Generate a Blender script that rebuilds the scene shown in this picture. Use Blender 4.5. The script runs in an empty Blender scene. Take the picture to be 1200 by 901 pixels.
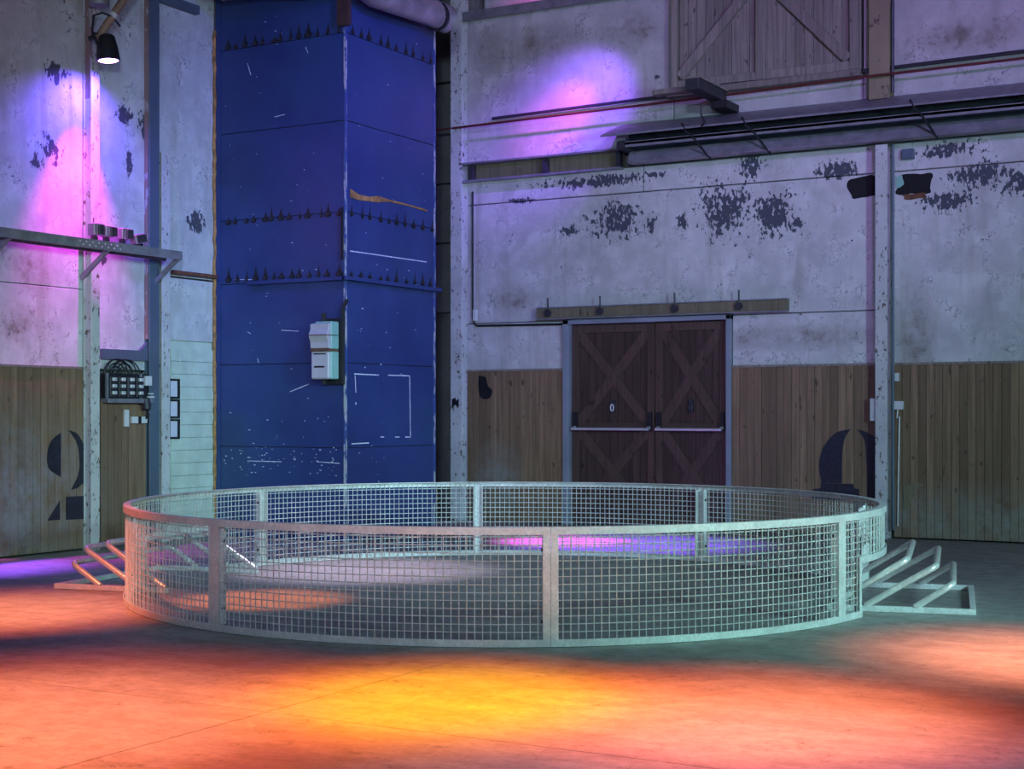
import bpy, bmesh, math, random
from mathutils import Vector, Matrix
random.seed(7)
PI = math.pi
# ------------------------------------------------------------------ camera
F, YH, TH = 1754.0, 483.0, math.radians(29.7)
CT, ST = math.cos(TH), math.sin(TH)
CAMZ = 1.5
scn = bpy.context.scene
cd = bpy.data.cameras.new('camera'); cam = bpy.data.objects.new('camera', cd); scn.collection.objects.link(cam)
cam.location = (0, 0, CAMZ); cam.rotation_euler = (PI/2, 0, TH)
cd.sensor_width = 36; cd.lens = F*36/1200; cd.shift_y = (YH-450.5)/1200; cd.clip_end = 200
scn.camera = cam
scn.view_settings.view_transform = 'Standard'; scn.view_settings.look = 'None'
scn.view_settings.gamma = 1; scn.view_settings.exposure = 0.0; scn.view_settings.use_curve_mapping = False
def cw(xc, yc, z=0.0):            # metres right of / ahead of the viewpoint -> room coordinates
    return Vector((xc*CT - yc*ST, xc*ST + yc*CT, z))
def gp(px, py, z=0.0):            # point of the plane z seen at a pixel
    yc = F*(CAMZ-z)/(py-YH); return cw((px-600)/F*yc, yc, z)
def hy(px, py, c):                # on a wall plane y=c -> (x, z)
    a = (px-600)/F; t = c/(a*ST+CT); return ((a*CT-ST)*t, CAMZ+(YH-py)/F*t)
def hx(px, py, c):                # on a wall plane x=c -> (y, z)
    a = (px-600)/F; t = c/(a*CT-ST); return ((a*ST+CT)*t, CAMZ+(YH-py)/F*t)
YB, XL = 17.72, -12.15            # back wall and left wall planes
# ------------------------------------------------------------------ world and light
w = bpy.data.worlds.new('world'); scn.world = w; w.use_nodes = True
w.node_tree.nodes['Background'].inputs[0].default_value = (0.30, 0.38, 0.46, 1)
w.node_tree.nodes['Background'].inputs[1].default_value = 0.22
def area(name, loc, target, col, energy, sx, sy):
    l = bpy.data.lights.new(name, 'AREA'); l.shape = 'RECTANGLE'; l.size = sx; l.size_y = sy
    l.color = col; l.energy = energy
    o = bpy.data.objects.new(name, l); scn.collection.objects.link(o); o.location = loc
    o.rotation_euler = (Vector(target)-Vector(loc)).to_track_quat('-Z', 'Y').to_euler(); return o
def spot(name, loc, target, col, energy, deg, blend=0.6, rad=0.08):
    l = bpy.data.lights.new(name, 'SPOT'); l.color = col; l.energy = energy
    l.spot_size = math.radians(deg); l.spot_blend = blend; l.shadow_soft_size = rad
    o = bpy.data.objects.new(name, l); scn.collection.objects.link(o); o.location = loc
    o.rotation_euler = (Vector(target)-Vector(loc)).to_track_quat('-Z', 'Y').to_euler(); return o
# stage washes hung outside the frame
spot('wash_cyan_right', cw(8.0, 4.0, 3.6), cw(2.5, 17.5, 1.9), (0.46, 0.80, 1.0), 3100, 62, 1.0, 0.5)
spot('wash_cyan_front', cw(-0.5, 0.5, 4.2), cw(-1.5, 18.5, 2.6), (0.52, 0.70, 1.0), 3300, 48, 1.0, 0.5)
spot('wash_mint_left', cw(1.5, 5.0, 4.0), cw(-4.4, 17.5, 1.8), (0.50, 1.0, 0.78), 1300, 34, 1.0, 0.4)
spot('wash_violet_upper', cw(4.0, 6.0, 7.5), cw(4.0, 18.5, 7.2), (0.46, 0.27, 1.0), 2500, 58, 1.0, 0.6)
spot('wash_blue_tower', cw(1.2, 13.0, 6.5), cw(-1.8, 17.9, 4.2), (0.20, 0.14, 1.0), 1100, 62, 1.0, 0.3)
spot('wash_teal_ring', cw(6.2, 5.5, 3.2), cw(1.2, 11.8, 0.3), (0.42, 1.0, 0.92), 1900, 50, 1.0, 0.4)
def down(name, xc, yc, h, col, e, deg, blend=1.0, ox=0.0, oy=0.0, rad=0.12):
    return spot(name, cw(xc+ox, yc+oy, h), cw(xc, yc, 0), col, e, deg, blend, rad)
SAL = (1.0, 0.27, 0.10)
def led(name, xc, yc, deg, e, fringe=(1.0, 0.13, 0.03), core=(1.0, 0.42, 0.22), back=-2.2):
    down(name+'_fringe', xc, yc, 6.5, fringe, e*0.56, deg*1.08, 1.0, 0, back); down(name+'_core', xc, yc, 6.5, core, e*0.36, deg*0.8, 1.0, 0, back)
led('spot_amber', -0.33, 7.8, 23, 13500, (1.0, 0.22, 0.0), (1.0, 0.62, 0.0))
led('spot_salmon_left', -2.3, 7.3, 33, 11000)
led('spot_salmon_right', 1.25, 7.35, 25, 12500)
led('spot_salmon_far_right', 3.35, 9.1, 24, 10500)
led('fill_rust_front', -0.1, 6.35, 24, 3000)  # added fill light, brightens the dark gap in the front floor
led('spot_orange_left', -3.75, 11.3, 22, 11500, back=-3.5)
down('spot_orange_inside_ring', -2.0, 12.0, 6.5, SAL, 3500, 14, 0.7)
down('spot_white_inside_ring', -1.4, 14.2, 6.5, (0.85, 0.70, 1.0), 3300, 26)
down('spot_magenta_behind_ring', 0.6, 17.4, 6.0, (1.0, 0.10, 0.8), 11000, 18, 1.0, 0, -0.6)
down('spot_blue_behind_ring', 1.4, 17.0, 6.5, (0.22, 0.10, 1.0), 10000, 30, 1.0, 0, -0.6)
down('spot_blue_left_floor', -5.2, 14.4, 6.5, (0.26, 0.08, 1.0), 8500, 22)
down('spot_magenta_left_floor', -5.3, 15.0, 6.5, (1.0, 0.1, 0.8), 2600, 8)
down('spot_frost_front', 1.2, 5.9, 6.0, (0.55, 0.5, 1.0), 900, 40, 1.0)
# the beam on the plaster above the beam flange
sx, sz = hy(655, 135, YB); X_ = lambda px: hy(px, 400, YB)[0]
spot('spot_magenta_wall', (sx+1.7, YB-1.5, sz+1.1), (sx, YB, sz-0.05), (1.0, 0.12, 0.9), 480, 24, 1.0)
spot('spot_violet_wall', (sx+1.9, YB-1.6, sz+1.1), (sx+0.15, YB, sz-0.05), (0.26, 0.10, 1.0), 950, 46, 1.0)
spot('spot_magenta_attic', (X_(650), YB-0.2, 8.9), (X_(645), YB+0.45, 7.2), (1.0, 0.15, 0.9), 260, 70, 1.0)
# ------------------------------------------------------------------ helpers
class MB:
    def __init__(s): s.v = []; s.f = []
    def add(s, vs, fs):
        n = len(s.v); s.v += [tuple(v) for v in vs]; s.f += [tuple(i+n for i in f) for f in fs]; return s
    def box(s, x0, x1, y0, y1, z0, z1):
        return s.add([(x0,y0,z0),(x1,y0,z0),(x1,y1,z0),(x0,y1,z0),(x0,y0,z1),(x1,y0,z1),(x1,y1,z1),(x0,y1,z1)],
                     [(0,3,2,1),(4,5,6,7),(0,1,5,4),(1,2,6,5),(2,3,7,6),(3,0,4,7)])
    def obox(s, c, u, v, ww):      # centre and three half axes
        c, u, v, ww = Vector(c), Vector(u), Vector(v), Vector(ww)
        P = [c-u-v-ww, c+u-v-ww, c+u+v-ww, c-u+v-ww, c-u-v+ww, c+u-v+ww, c+u+v+ww, c-u+v+ww]
        return s.add(P, [(0,3,2,1),(4,5,6,7),(0,1,5,4),(1,2,6,5),(2,3,7,6),(3,0,4,7)])
    def bar(s, a, b, wd, th, up=(0,0,1)):   # bar of width wd (along up x axis) and thickness th (along up)
        a, b = Vector(a), Vector(b); d = (b-a); L = d.length/2; d.normalize()
        sd = d.cross(Vector(up)).normalized(); u2 = sd.cross(d).normalized()
        return s.obox((a+b)/2, d*L, sd*wd/2, u2*th/2)
    def tube(s, pts, r, n=8, cap=True, r1=None):
        pts = [Vector(p) for p in pts]; k = len(pts); rings = []
        up = Vector((0.013, 0.021, 1))
        prev = None
        for i, p in enumerate(pts):
            t = (pts[min(i+1, k-1)]-pts[max(i-1, 0)]).normalized()
            if prev is None:
                a = t.cross(up)
                if a.length < 0.05: a = t.cross(Vector((1, 0.01, 0)))
            else: a = prev - t*prev.dot(t)
            a.normalize(); prev = a; b = t.cross(a)
            rr = r if r1 is None else r+(r1-r)*i/(k-1)
            rings.append([p+(a*math.cos(2*PI*j/n)+b*math.sin(2*PI*j/n))*rr for j in range(n)])
        vs = [v for q in rings for v in q]; fs = []
        for i in range(k-1):
            for j in range(n):
                fs.append((i*n+j, i*n+(j+1) % n, (i+1)*n+(j+1) % n, (i+1)*n+j))
        if cap: fs += [tuple(range(n))[::-1], tuple((k-1)*n+j for j in range(n))]
        return s.add(vs, fs)
    def prism(s, poly, fn, d0, d1):  # poly of 2d points, fn(a, b, d) -> 3d
        n = len(poly)
        vs = [fn(a, b, d0) for a, b in poly]+[fn(a, b, d1) for a, b in poly]
        return s.add(vs, [tuple(range(n))[::-1], tuple(range(n, 2*n))]+[(i, (i+1) % n, (i+1) % n+n, i+n) for i in range(n)])
    def build(s, name, mat, parent=None, bevel=0.0, smooth=False, **tags):
        o3 = root_loc(parent) if parent else None
        if o3 is None:
            xs = [v[0] for v in s.v]; ys = [v[1] for v in s.v]; zs = [v[2] for v in s.v]
            o3 = Vector(((min(xs)+max(xs))/2, (min(ys)+max(ys))/2, min(zs)))
        me = bpy.data.meshes.new(name)
        me.from_pydata([(v[0]-o3.x, v[1]-o3.y, v[2]-o3.z) for v in s.v], [], s.f)
        bm = bmesh.new(); bm.from_mesh(me); bmesh.ops.recalc_face_normals(bm, faces=bm.faces)
        if bevel: bmesh.ops.bevel(bm, geom=bm.edges[:], offset=bevel, segments=1, affect='EDGES', clamp_overlap=True)
        bm.to_mesh(me); bm.free()
        if smooth:
            for p in me.polygons: p.use_smooth = True
            me.set_sharp_from_angle(angle=0.7)
        me.materials.append(mat)
        o = bpy.data.objects.new(name, me); scn.collection.objects.link(o)
        if parent: o.parent = parent
        else: o.location = o3
        for k, v in tags.items(): o[k] = v
        return o
def root_loc(p):
    l = Vector((0, 0, 0))
    while p: l += p.location; p = p.parent
    return l
def thing(name, loc, label=None, category=None, group=None, kind=None):
    o = bpy.data.objects.new(name, None); scn.collection.objects.link(o); o.location = loc
    o.empty_display_size = 0.2
    if label: o['label'] = label
    if category: o['category'] = category
    if group: o['group'] = group
    if kind: o['kind'] = kind
    return o
# ------------------------------------------------------------------ materials
class NT:
    def __init__(s, name):
        s.m = bpy.data.materials.new(name); s.m.use_nodes = True; s.t = s.m.node_tree
        s.b = s.t.nodes['Principled BSDF']; s._p = None
    def n(s, typ, **kw):
        q = s.t.nodes.new(typ)
        for k, v in kw.items(): setattr(q, k, v)
        return q
    def l(s, a, b): s.t.links.new(a, b)
    def setin(s, sock, v):
        if hasattr(v, 'is_linked') or isinstance(v, bpy.types.NodeSocket): s.l(v, sock)
        else: sock.default_value = v
    def pos(s):
        if s._p is None: s._p = s.n('ShaderNodeNewGeometry').outputs['Position']
        return s._p
    def vmul(s, v, k, off=(0, 0, 0)):
        q = s.n('ShaderNodeMapping'); s.l(v, q.inputs[0]); q.inputs['Scale'].default_value = k; q.inputs['Location'].default_value = off
        return q.outputs[0]
    def noise(s, vec, scale, detail=4, rough=0.55):
        q = s.n('ShaderNodeTexNoise'); s.l(vec, q.inputs['Vector']); q.inputs['Scale'].default_value = scale
        q.inputs['Detail'].default_value = detail; q.inputs['Roughness'].default_value = rough; return q.outputs[0]
    def math(s, op, a, b=0.0, c=None, clamp=False):
        q = s.n('ShaderNodeMath', operation=op, use_clamp=clamp); s.setin(q.inputs[0], a); s.setin(q.inputs[1], b)
        if c is not None: s.setin(q.inputs[2], c)
        return q.outputs[0]
    def ramp(s, fac, a, b, lo=0.0, hi=1.0):   # map range clamped
        q = s.n('ShaderNodeMapRange'); s.l(fac, q.inputs[0]); q.inputs[1].default_value = a; q.inputs[2].default_value = b
        q.inputs[3].default_value = lo; q.inputs[4].default_value = hi; return q.outputs[0]
    def mix(s, fac, a, b):
        q = s.n('ShaderNodeMix', data_type='RGBA'); s.setin(q.inputs[0], fac)
        for sock, v in ((q.inputs[6], a), (q.inputs[7], b)):
            if isinstance(v, tuple): sock.default_value = (v+(1,))[:4]
            else: s.l(v, sock)
        return q.outputs[2]
    def ell(s, lst):   # soft mask: 1 in the middle of world-space ellipsoids
        out = None
        for c, r in lst:
            a = s.n('ShaderNodeVectorMath', operation='SUBTRACT'); s.l(s.pos(), a.inputs[0]); a.inputs[1].default_value = c
            d = s.n('ShaderNodeVectorMath', operation='DIVIDE'); s.l(a.outputs[0], d.inputs[0]); d.inputs[1].default_value = r
            g = s.n('ShaderNodeVectorMath', operation='LENGTH'); s.l(d.outputs[0], g.inputs[0])
            mk = s.ramp(g.outputs['Value'], 1.2, 0.3)
            out = mk if out is None else s.math('MAXIMUM', out, mk)
        return out
    def bump(s, h, strength=0.3, dist=0.01):
        q = s.n('ShaderNodeBump'); s.l(h, q.inputs['Height']); q.inputs['Strength'].default_value = strength; q.inputs['Distance'].default_value = dist
        s.l(q.outputs[0], s.b.inputs['Normal'])
    def fin(s, col, rough=0.6, metal=0.0, spec=None):
        s.setin(s.b.inputs['Base Color'], col+(1,) if isinstance(col, tuple) else col)
        s.setin(s.b.inputs['Roughness'], rough); s.b.inputs['Metallic'].default_value = metal
        if spec is not None: s.b.inputs['Specular IOR Level'].default_value = spec
        return s.m
def simple(name, col, rough=0.6, metal=0.0, var=0.25, scale=8, bump=0.0):
    t = NT(name); nz = t.noise(t.pos(), scale, 5)
    d = tuple(c*(1-var) for c in col); u = tuple(min(1, c*(1+var)) for c in col)
    if bump: t.bump(nz, bump, 0.004)
    return t.fin(t.mix(t.ramp(nz, 0.3, 0.7), d, u), rough, metal)
def plaster(name, base, patches, stains, peel=(0.075, 0.08, 0.095), seed=0, tile=None, fleck=0.70):
    t = NT(name); p = t.vmul(t.pos(), (1, 1, 1), (seed, seed, 0))
    big = t.noise(p, 0.7, 6, 0.6); mid = t.noise(p, 3.5, 8, 0.65); fine = t.noise(p, 14, 8, 0.7)
    c = t.mix(t.ramp(big, 0.35, 0.68), tuple(x*0.72 for x in base), base)
    c = t.mix(t.ramp(mid, 0.42, 0.66, 0, 0.6), c, tuple(min(1, x*1.28) for x in base)); c = t.mix(t.ramp(fine, 0.5, 0.75, 0, 0.4), c, tuple(x*0.55 for x in base)); c = t.mix(t.ramp(t.noise(t.vmul(p, (1.6, 1.6, 1)), 1.3, 8, 0.7), 0.52, 0.66, 0, 0.5), c, tuple(x*0.6 for x in base))
    drip = t.noise(t.vmul(p, (5, 5, 0.6)), 1.0, 6, 0.6)
    c = t.mix(t.ramp(drip, 0.54, 0.72, 0, 0.45), c, (0.27, 0.25, 0.20))
    cr = t.math('ABSOLUTE', t.math('SUBTRACT', t.noise(p, 2.1, 10, 0.72), 0.5))
    c = t.mix(t.math('MULTIPLY', t.ramp(cr, 0.012, 0.0), t.ramp(mid, 0.47, 0.6)), c, (0.12, 0.12, 0.13))
    if stains:
        c = t.mix(t.math('MULTIPLY', t.ell(stains), t.ramp(mid, 0.35, 0.62, 0, 0.8)), c, (0.15, 0.125, 0.09))
    h = fine
    pf_ = t.noise(t.vmul(p, (1, 1, 0.55)), 22, 6, 0.62); f = t.math('ADD', t.math('MULTIPLY', pf_, 0.65), t.math('MULTIPLY', mid, 0.35))
    if patches: f = t.math('ADD', f, t.math('MULTIPLY', t.ell(patches), 0.185))
    msk = t.ramp(f, fleck-0.075, fleck-0.055)
    c = t.mix(msk, c, peel)
    h = t.math('SUBTRACT', t.math('MULTIPLY', fine, 0.4), msk)
    t.bump(h, 0.5, 0.012)
    return t.fin(c, 0.75, 0, 0.3)
def wood(name, base, rnd=0.45, rough=0.6, wash=None):
    t = NT(name); oi = t.n('ShaderNodeObjectInfo').outputs['Random']
    mp = t.n('ShaderNodeVectorMath', operation='ADD'); t.l(t.pos(), mp.inputs[0])
    cmb = t.n('ShaderNodeCombineXYZ'); t.l(t.math('MULTIPLY', oi, 31.0), cmb.inputs[2]); t.l(t.math('MULTIPLY', oi, 7.0), cmb.inputs[0]); t.l(cmb.outputs[0], mp.inputs[1])
    g = t.noise(t.vmul(mp.outputs[0], (26, 26, 1.1)), 1.0, 7, 0.65); b = t.noise(mp.outputs[0], 1.3, 5, 0.6)
    sp = t.noise(t.vmul(mp.outputs[0], (1, 1, 0.45)), 14, 2, 0.5)
    c = t.mix(t.ramp(g, 0.3, 0.7), tuple(x*0.6 for x in base), tuple(x*1.35 for x in base))
    c = t.mix(t.ramp(oi, 0, 1, 0, rnd), c, tuple(x*0.45 for x in base))
    c = t.mix(t.ramp(b, 0.5, 0.7, 0, 0.45), c, tuple(x*0.5 for x in base))
    c = t.mix(t.ramp(sp, 0.67, 0.72, 0, 0.75), c, tuple(x*0.18 for x in base))
    if wash:
        col, lst = wash
        c = t.mix(t.math('MULTIPLY', t.ell(lst), t.ramp(t.noise(t.pos(), 5, 8, 0.7), 0.35, 0.62)), c, col)
    t.bump(g, 0.35, 0.004)
    return t.fin(c, rough, 0, 0.3)
def painted(name, base, under, thr=0.56, scale=9, rough=0.5, stretch=0.5):
    t = NT(name); a = t.noise(t.vmul(t.pos(), (1, 1, stretch)), scale, 9, 0.7); b = t.noise(t.pos(), 2, 4)
    c = t.mix(t.ramp(b, 0.3, 0.7), tuple(x*0.75 for x in base), base)
    m = t.ramp(a, thr, thr+0.03); c = t.mix(m, c, under); t.bump(t.math('SUBTRACT', 0.5, m), 0.4, 0.006)
    return t.fin(c, rough, 0.0)
def wpt(px, py, rx, rz): x, z = hy(px, py, YB); return ((x, YB, z), (rx/92.0, 0.6, rz/92.0))
def lpt(px, py, rx, rz): y, z = hx(px, py, XL); return ((XL, y, z), (0.6, rx/72.0, rz/110.0))
back_p = [wpt(*a) for a in ((720,258,44,30), (668,270,16,9), (762,262,10,14), (800,258,10,13), (848,248,44,42), (905,250,34,34), (935,262,12,10),
          (880,190,26,26), (700,212,110,10), (980,200,30,14), (1110,235,40,14), (1150,206,52,18), (1195,215,30,18), (1110,176,44,12), (610,235,28,6), (770,205,20,6))]
M = {}
M['plaster'] = plaster('plaster_back', (0.58, 0.585, 0.58), back_p, [wpt(600, 350, 32, 20), wpt(1035, 320, 10, 110), wpt(1072, 390, 22, 60), wpt(930, 395, 110, 14)], peel=(0.07, 0.08, 0.10))
M['plaster_hi'] = plaster('plaster_upper', (0.50, 0.48, 0.48), [wpt(770, 90, 6, 4)], [wpt(640, 50, 60, 24), wpt(735, 35, 45, 25), wpt(575, 60, 24, 30), wpt(1140, 40, 60, 20)], seed=5, fleck=0.72)
M['plaster_left'] = plaster('plaster_left', (0.56, 0.60, 0.58), [lpt(65,85,14,22), lpt(60,175,14,20), lpt(45,190,10,14), lpt(145,135,14,14), lpt(168,150,9,22), lpt(152,190,5,22), lpt(230,262,16,18), lpt(122,300,6,20)],
                            [lpt(30, 315, 34, 30), lpt(20, 380, 20, 30)], seed=11)
M['dark_wall'] = plaster('plaster_recess', (0.20, 0.19, 0.18), [], [], seed=3)
M['wood'] = wood('wainscot_wood', (0.27, 0.18, 0.105), 0.75, wash=((0.26, 0.26, 0.22), [((-3.2, YB, 0.15), (3.0, 1, 0.5)), ((-10.3, YB, 0.6), (0.4, 1, 0.5))]))
M['wood_left'] = wood('wainscot_wood_left', (0.25, 0.165, 0.10), 0.7, wash=((0.26, 0.24, 0.24), [((XL, 10.6, 0.6), (1, 1.6, 1.0))]))
M['wood_pale'] = wood('weathered_wood', (0.27, 0.23, 0.20), 0.5)
M['beam_wood'] = wood('stained_beam', (0.20, 0.18, 0.11), 0.3)
M['door'] = wood('brown_door_boards', (0.075, 0.046, 0.038), 0.3, 0.45)
M['door_brace'] = wood('brown_door_braces', (0.10, 0.062, 0.050), 0.2, 0.42)
M['frame'] = painted('door_frame_paint', (0.26, 0.30, 0.36), (0.12, 0.10, 0.09), 0.66)
M['post'] = painted('peeling_white_post', (0.60, 0.62, 0.60), (0.10, 0.075, 0.05), 0.575, 24)
M['post_tan'] = painted('tan_post', (0.30, 0.24, 0.15), (0.10, 0.07, 0.05), 0.6, 9)
M['post_rust'] = painted('rusty_brown_post', (0.30, 0.20, 0.17), (0.40, 0.38, 0.38), 0.56, 12)
M['blue_grey'] = painted('blue_grey_steel', (0.10, 0.14, 0.19), (0.22, 0.24, 0.25), 0.7)
M['steel'] = simple('grey_painted_steel', (0.24, 0.24, 0.27), 0.45, 0.3)
M['steel_dark'] = simple('dark_steel', (0.045, 0.045, 0.055), 0.5, 0.3)
M['black'] = simple('black', (0.012, 0.012, 0.015), 0.5)
M['pit'] = simple('broken_plaster_hole', (0.008, 0.008, 0.010), 0.9)
M['stencil'] = simple('stencil_paint', (0.016, 0.016, 0.030), 0.6, 0, 0.4, 20)
M['white'] = simple('white_plastic', (0.62, 0.64, 0.64), 0.4, 0, 0.06)
M['paper'] = simple('white_paper', (0.60, 0.62, 0.68), 0.7, 0, 0.05)
M['red'] = simple('red_pipe', (0.11, 0.022, 0.022), 0.45)
M['rust'] = simple('rust_brown', (0.14, 0.06, 0.03), 0.8, 0, 0.5, 18)
M['rust_dark'] = simple('dark_rust', (0.05, 0.025, 0.018), 0.8)
M['foam'] = simple('orange_sealant', (0.36, 0.19, 0.06), 0.85, 0, 0.5, 14, 0.5)
M['duct'] = simple('galvanised_duct', (0.33, 0.31, 0.31), 0.45, 0.5, 0.35, 4)
M['meter'] = painted('white_enamel_casing', (0.55, 0.55, 0.56), (0.10, 0.07, 0.05), 0.66, 20)
M['teal'] = painted('mint_enamel_casing', (0.30, 0.58, 0.47), (0.12, 0.08, 0.06), 0.66, 20)
M['tile'] = simple('mint_wall_tile', (0.52, 0.62, 0.52), 0.35, 0, 0.12, 5)
M['copper'] = simple('brown_pipe', (0.32, 0.20, 0.13), 0.4, 0.2)
M['ceil'] = simple('dark_ceiling', (0.05, 0.05, 0.055), 0.9)
# galvanised steel with spangle
def galva(name, base, metal=0.35, rough=0.42):
    t = NT(name); v = t.n('ShaderNodeTexVoronoi'); t.l(t.pos(), v.inputs['Vector']); v.inputs['Scale'].default_value = 45
    nz = t.noise(t.pos(), 6, 6, 0.6)
    c = t.mix(t.ramp(v.outputs['Distance'], 0, 0.8), tuple(x*0.85 for x in base), tuple(x*1.12 for x in base))
    c = t.mix(t.ramp(nz, 0.42, 0.62, 0, 0.6), c, tuple(x*0.72 for x in base))
    t.bump(nz, 0.1, 0.003)
    return t.fin(c, rough, metal)
M['galv'] = galva('galvanised_steel', (0.70, 0.70, 0.69), 0.3); M['galv_w'] = galva('galvanised_wire', (0.62, 0.64, 0.62), 0.25, 0.35)
M['tube'] = galva('galvanised_tube', (0.80, 0.79, 0.76), 0.5, 0.28)
# tower paint
t = NT('blue_tower_paint'); nz = t.noise(t.pos(), 1.6, 6, 0.6); fn = t.noise(t.vmul(t.pos(), (1, 1, 4)), 10, 8, 0.75)
c = t.mix(t.ramp(nz, 0.3, 0.7), (0.016, 0.036, 0.135), (0.028, 0.056, 0.19))
c = t.mix(t.ramp(t.noise(t.pos(), 0.5, 3), 0.5, 0.7, 0, 0.5), c, (0.03, 0.08, 0.18))
c = t.mix(t.math('MULTIPLY', t.ramp(fn, 0.70, 0.73), t.ell([((-10.6, 14, 0.95), (1.6, 0.5, 0.12)), ((-11.4, 14, 5), (0.5, 0.5, 0.6)), ((-11, 14, 4.1), (1, .4, .2))])), c, (0.45, 0.50, 0.60))
t.bump(nz, 0.2, 0.02); M['blue'] = t.fin(c, 0.42, 0.0)
# floor
t = NT('worn_concrete_floor'); p = t.pos()
a = t.noise(p, 0.6, 7, 0.62); b = t.noise(p, 5, 8, 0.7); s_ = t.noise(t.vmul(p, (1.0, 5.0, 1)), 1.2, 7, 0.65)
c = t.mix(t.ramp(a, 0.3, 0.7), (0.22, 0.21, 0.20), (0.33, 0.31, 0.29)); c = t.mix(t.ramp(s_, 0.45, 0.75, 0, 0.5), c, (0.42, 0.40, 0.37))
c = t.mix(t.ramp(b, 0.42, 0.68, 0, 0.55), c, (0.15, 0.14, 0.13)); c = t.mix(t.ramp(t.noise(p, 22, 5, 0.7), 0.5, 0.75, 0, 0.5), c, (0.10, 0.09, 0.085)); c = t.mix(t.ramp(t.noise(t.vmul(p, (0.6, 3, 1), (3, 3, 0)), 2.2, 6, 0.6), 0.5, 0.68, 0, 0.4), c, (0.16, 0.145, 0.13))
cr = t.math('ABSOLUTE', t.math('SUBTRACT', t.noise(p, 0.9, 8, 0.6), 0.5))
c = t.mix(t.math('MULTIPLY', t.ramp(cr, 0.004, 0.0), t.ramp(b, 0.45, 0.6)), c, (0.06, 0.05, 0.05))
sp = t.noise(p, 9, 3, 0.5); c = t.mix(t.ramp(sp, 0.76, 0.78), c, (0.05, 0.05, 0.05))
t.bump(t.math('ADD', b, t.math('MULTIPLY', s_, 0.6)), 0.35, 0.006)
M['floor'] = t.fin(c, t.ramp(b, 0.3, 0.7, 0.42, 0.68), 0, 0.4)
M['joint'] = simple('floor_joint', (0.05, 0.045, 0.04), 0.9)
t = NT('lamp_glow'); t.fin((1, 1, 1)); t.b.inputs['Emission Color'].default_value = (0.85, 0.45, 1, 1); t.b.inputs['Emission Strength'].default_value = 14; M['glow'] = t.m
# ------------------------------------------------------------------ floor and ceiling
fl = MB().box(-13, 9, -3, 19, -0.30, -0.012).build('floor', M['joint'], kind='structure')
def slab(x0, x1, y0, y1):
    g = 0.003; o = MB().box(x0+g, x1-g, y0+g, y1-g, -0.012, 0.0).build('floor_slab', M['floor'], fl); return o
xs = [-13, -11.98, -8.38, -4.78, 0.02, 4.82, 9]; ys = [-3, 1.6, 5.9, 13.6, 19]
for i in range(len(xs)-1):
    for j in range(len(ys)-1): slab(xs[i], xs[i+1], ys[j], ys[j+1])
ce = MB().box(-13, 9, 4.0, 19, 9.2, 9.4).build('ceiling', M['ceil'], kind='structure')
# ------------------------------------------------------------------ back wall
def X(px): return hy(px, 400, YB)[0]
def Z(px, py): return hy(px, py, YB)[1]
PX = {k: X(k) for k in (509, 535, 548, 552, 640, 661, 668, 766, 852, 858, 1030, 1047)}
XR = 2.0
ZW = Z(1050, 428)        # wainscot top
ZD = Z(760, 372)         # frame top
ZS = (Z(560, 242)+Z(1020, 200))/2   # seam under the beam
ZL0, ZL1 = Z(552, 213), Z(552, 193)
ZT = Z(530, 25)
m = MB()
m.box(XL, PX[548], YB+0.55, YB+0.75, 0, 9.2); m.box(PX[548]-0.1, PX[661], YB+0.12, YB+0.4, 0, ZT)
m.box(PX[858], XR, YB+0.12, YB+0.4, 0, 9.2); m.box(PX[661], PX[858], YB+0.12, YB+0.4, ZD, ZT); m.box(PX[548]-0.1, PX[858], YB+0.6, YB+0.7, ZT-0.3, 9.2)
m.box(PX[661], PX[858], YB+0.30, YB+0.4, 0, ZD)
wb = m.build('wall_back', M['dark_wall'], kind='structure')
def panel(x0, x1, z0, z1, mt='plaster', y0=0.0, th=0.13, name='plaster_panel'):
    return MB().box(x0, x1, YB+y0, YB+y0+th, z0, z1).build(name, M[mt], wb, bevel=0.008)
g = 0.012
XB2, XB3 = X(1030), X(1047)
panel(PX[548], PX[661]-g/2, ZW+g, ZD-0.01); panel(PX[858]+g/2, XB2, ZW+g, ZD-0.01)
panel(PX[548], XB2, ZD, ZS-g); panel(PX[548], X(753), ZS, ZL0); panel(X(753)+g, XB2, ZS, ZL0)
panel(XB3, XR, ZW+g, ZS-g); panel(XB3, XR, ZS, ZL0)
XH0, XH1 = X(789), X(1012)
ZH = Z(800, 106)
panel(PX[548], XH0, ZL1, ZT-0.02, 'plaster_hi'); panel(XH0+g, XH1-g, ZL1, ZH-0.03, 'plaster_hi'); panel(XH1, XB2, ZL1, 8.5, 'plaster_hi')
panel(XB3, XR, ZL1, 8.5, 'plaster_hi'); panel(PX[548], XH0, ZT+0.12, 8.8, 'plaster_hi', 0.45); panel(XH0+g, XH1-g, ZH, 8.4, 'dark_wall', 0.10, 0.05, 'backing_panel')
for z0, z1 in ((0, 2.9), (2.93, 3.9), (3.93, 4.75), (4.78, 6.2), (6.23, 8.5)):
    if z0 == 0: continue
    MB().box(XL, PX[535]+0.02, YB+0.42, YB+0.56, z0, z1).build('brick_course_panel', M['dark_wall'], wb, bevel=0.01)
MB().box(X(526)-0.05, X(536)+0.1, YB+0.40, YB+0.56, 0, 2.9).build('plaster_panel', M['plaster_left'], wb)
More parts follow.
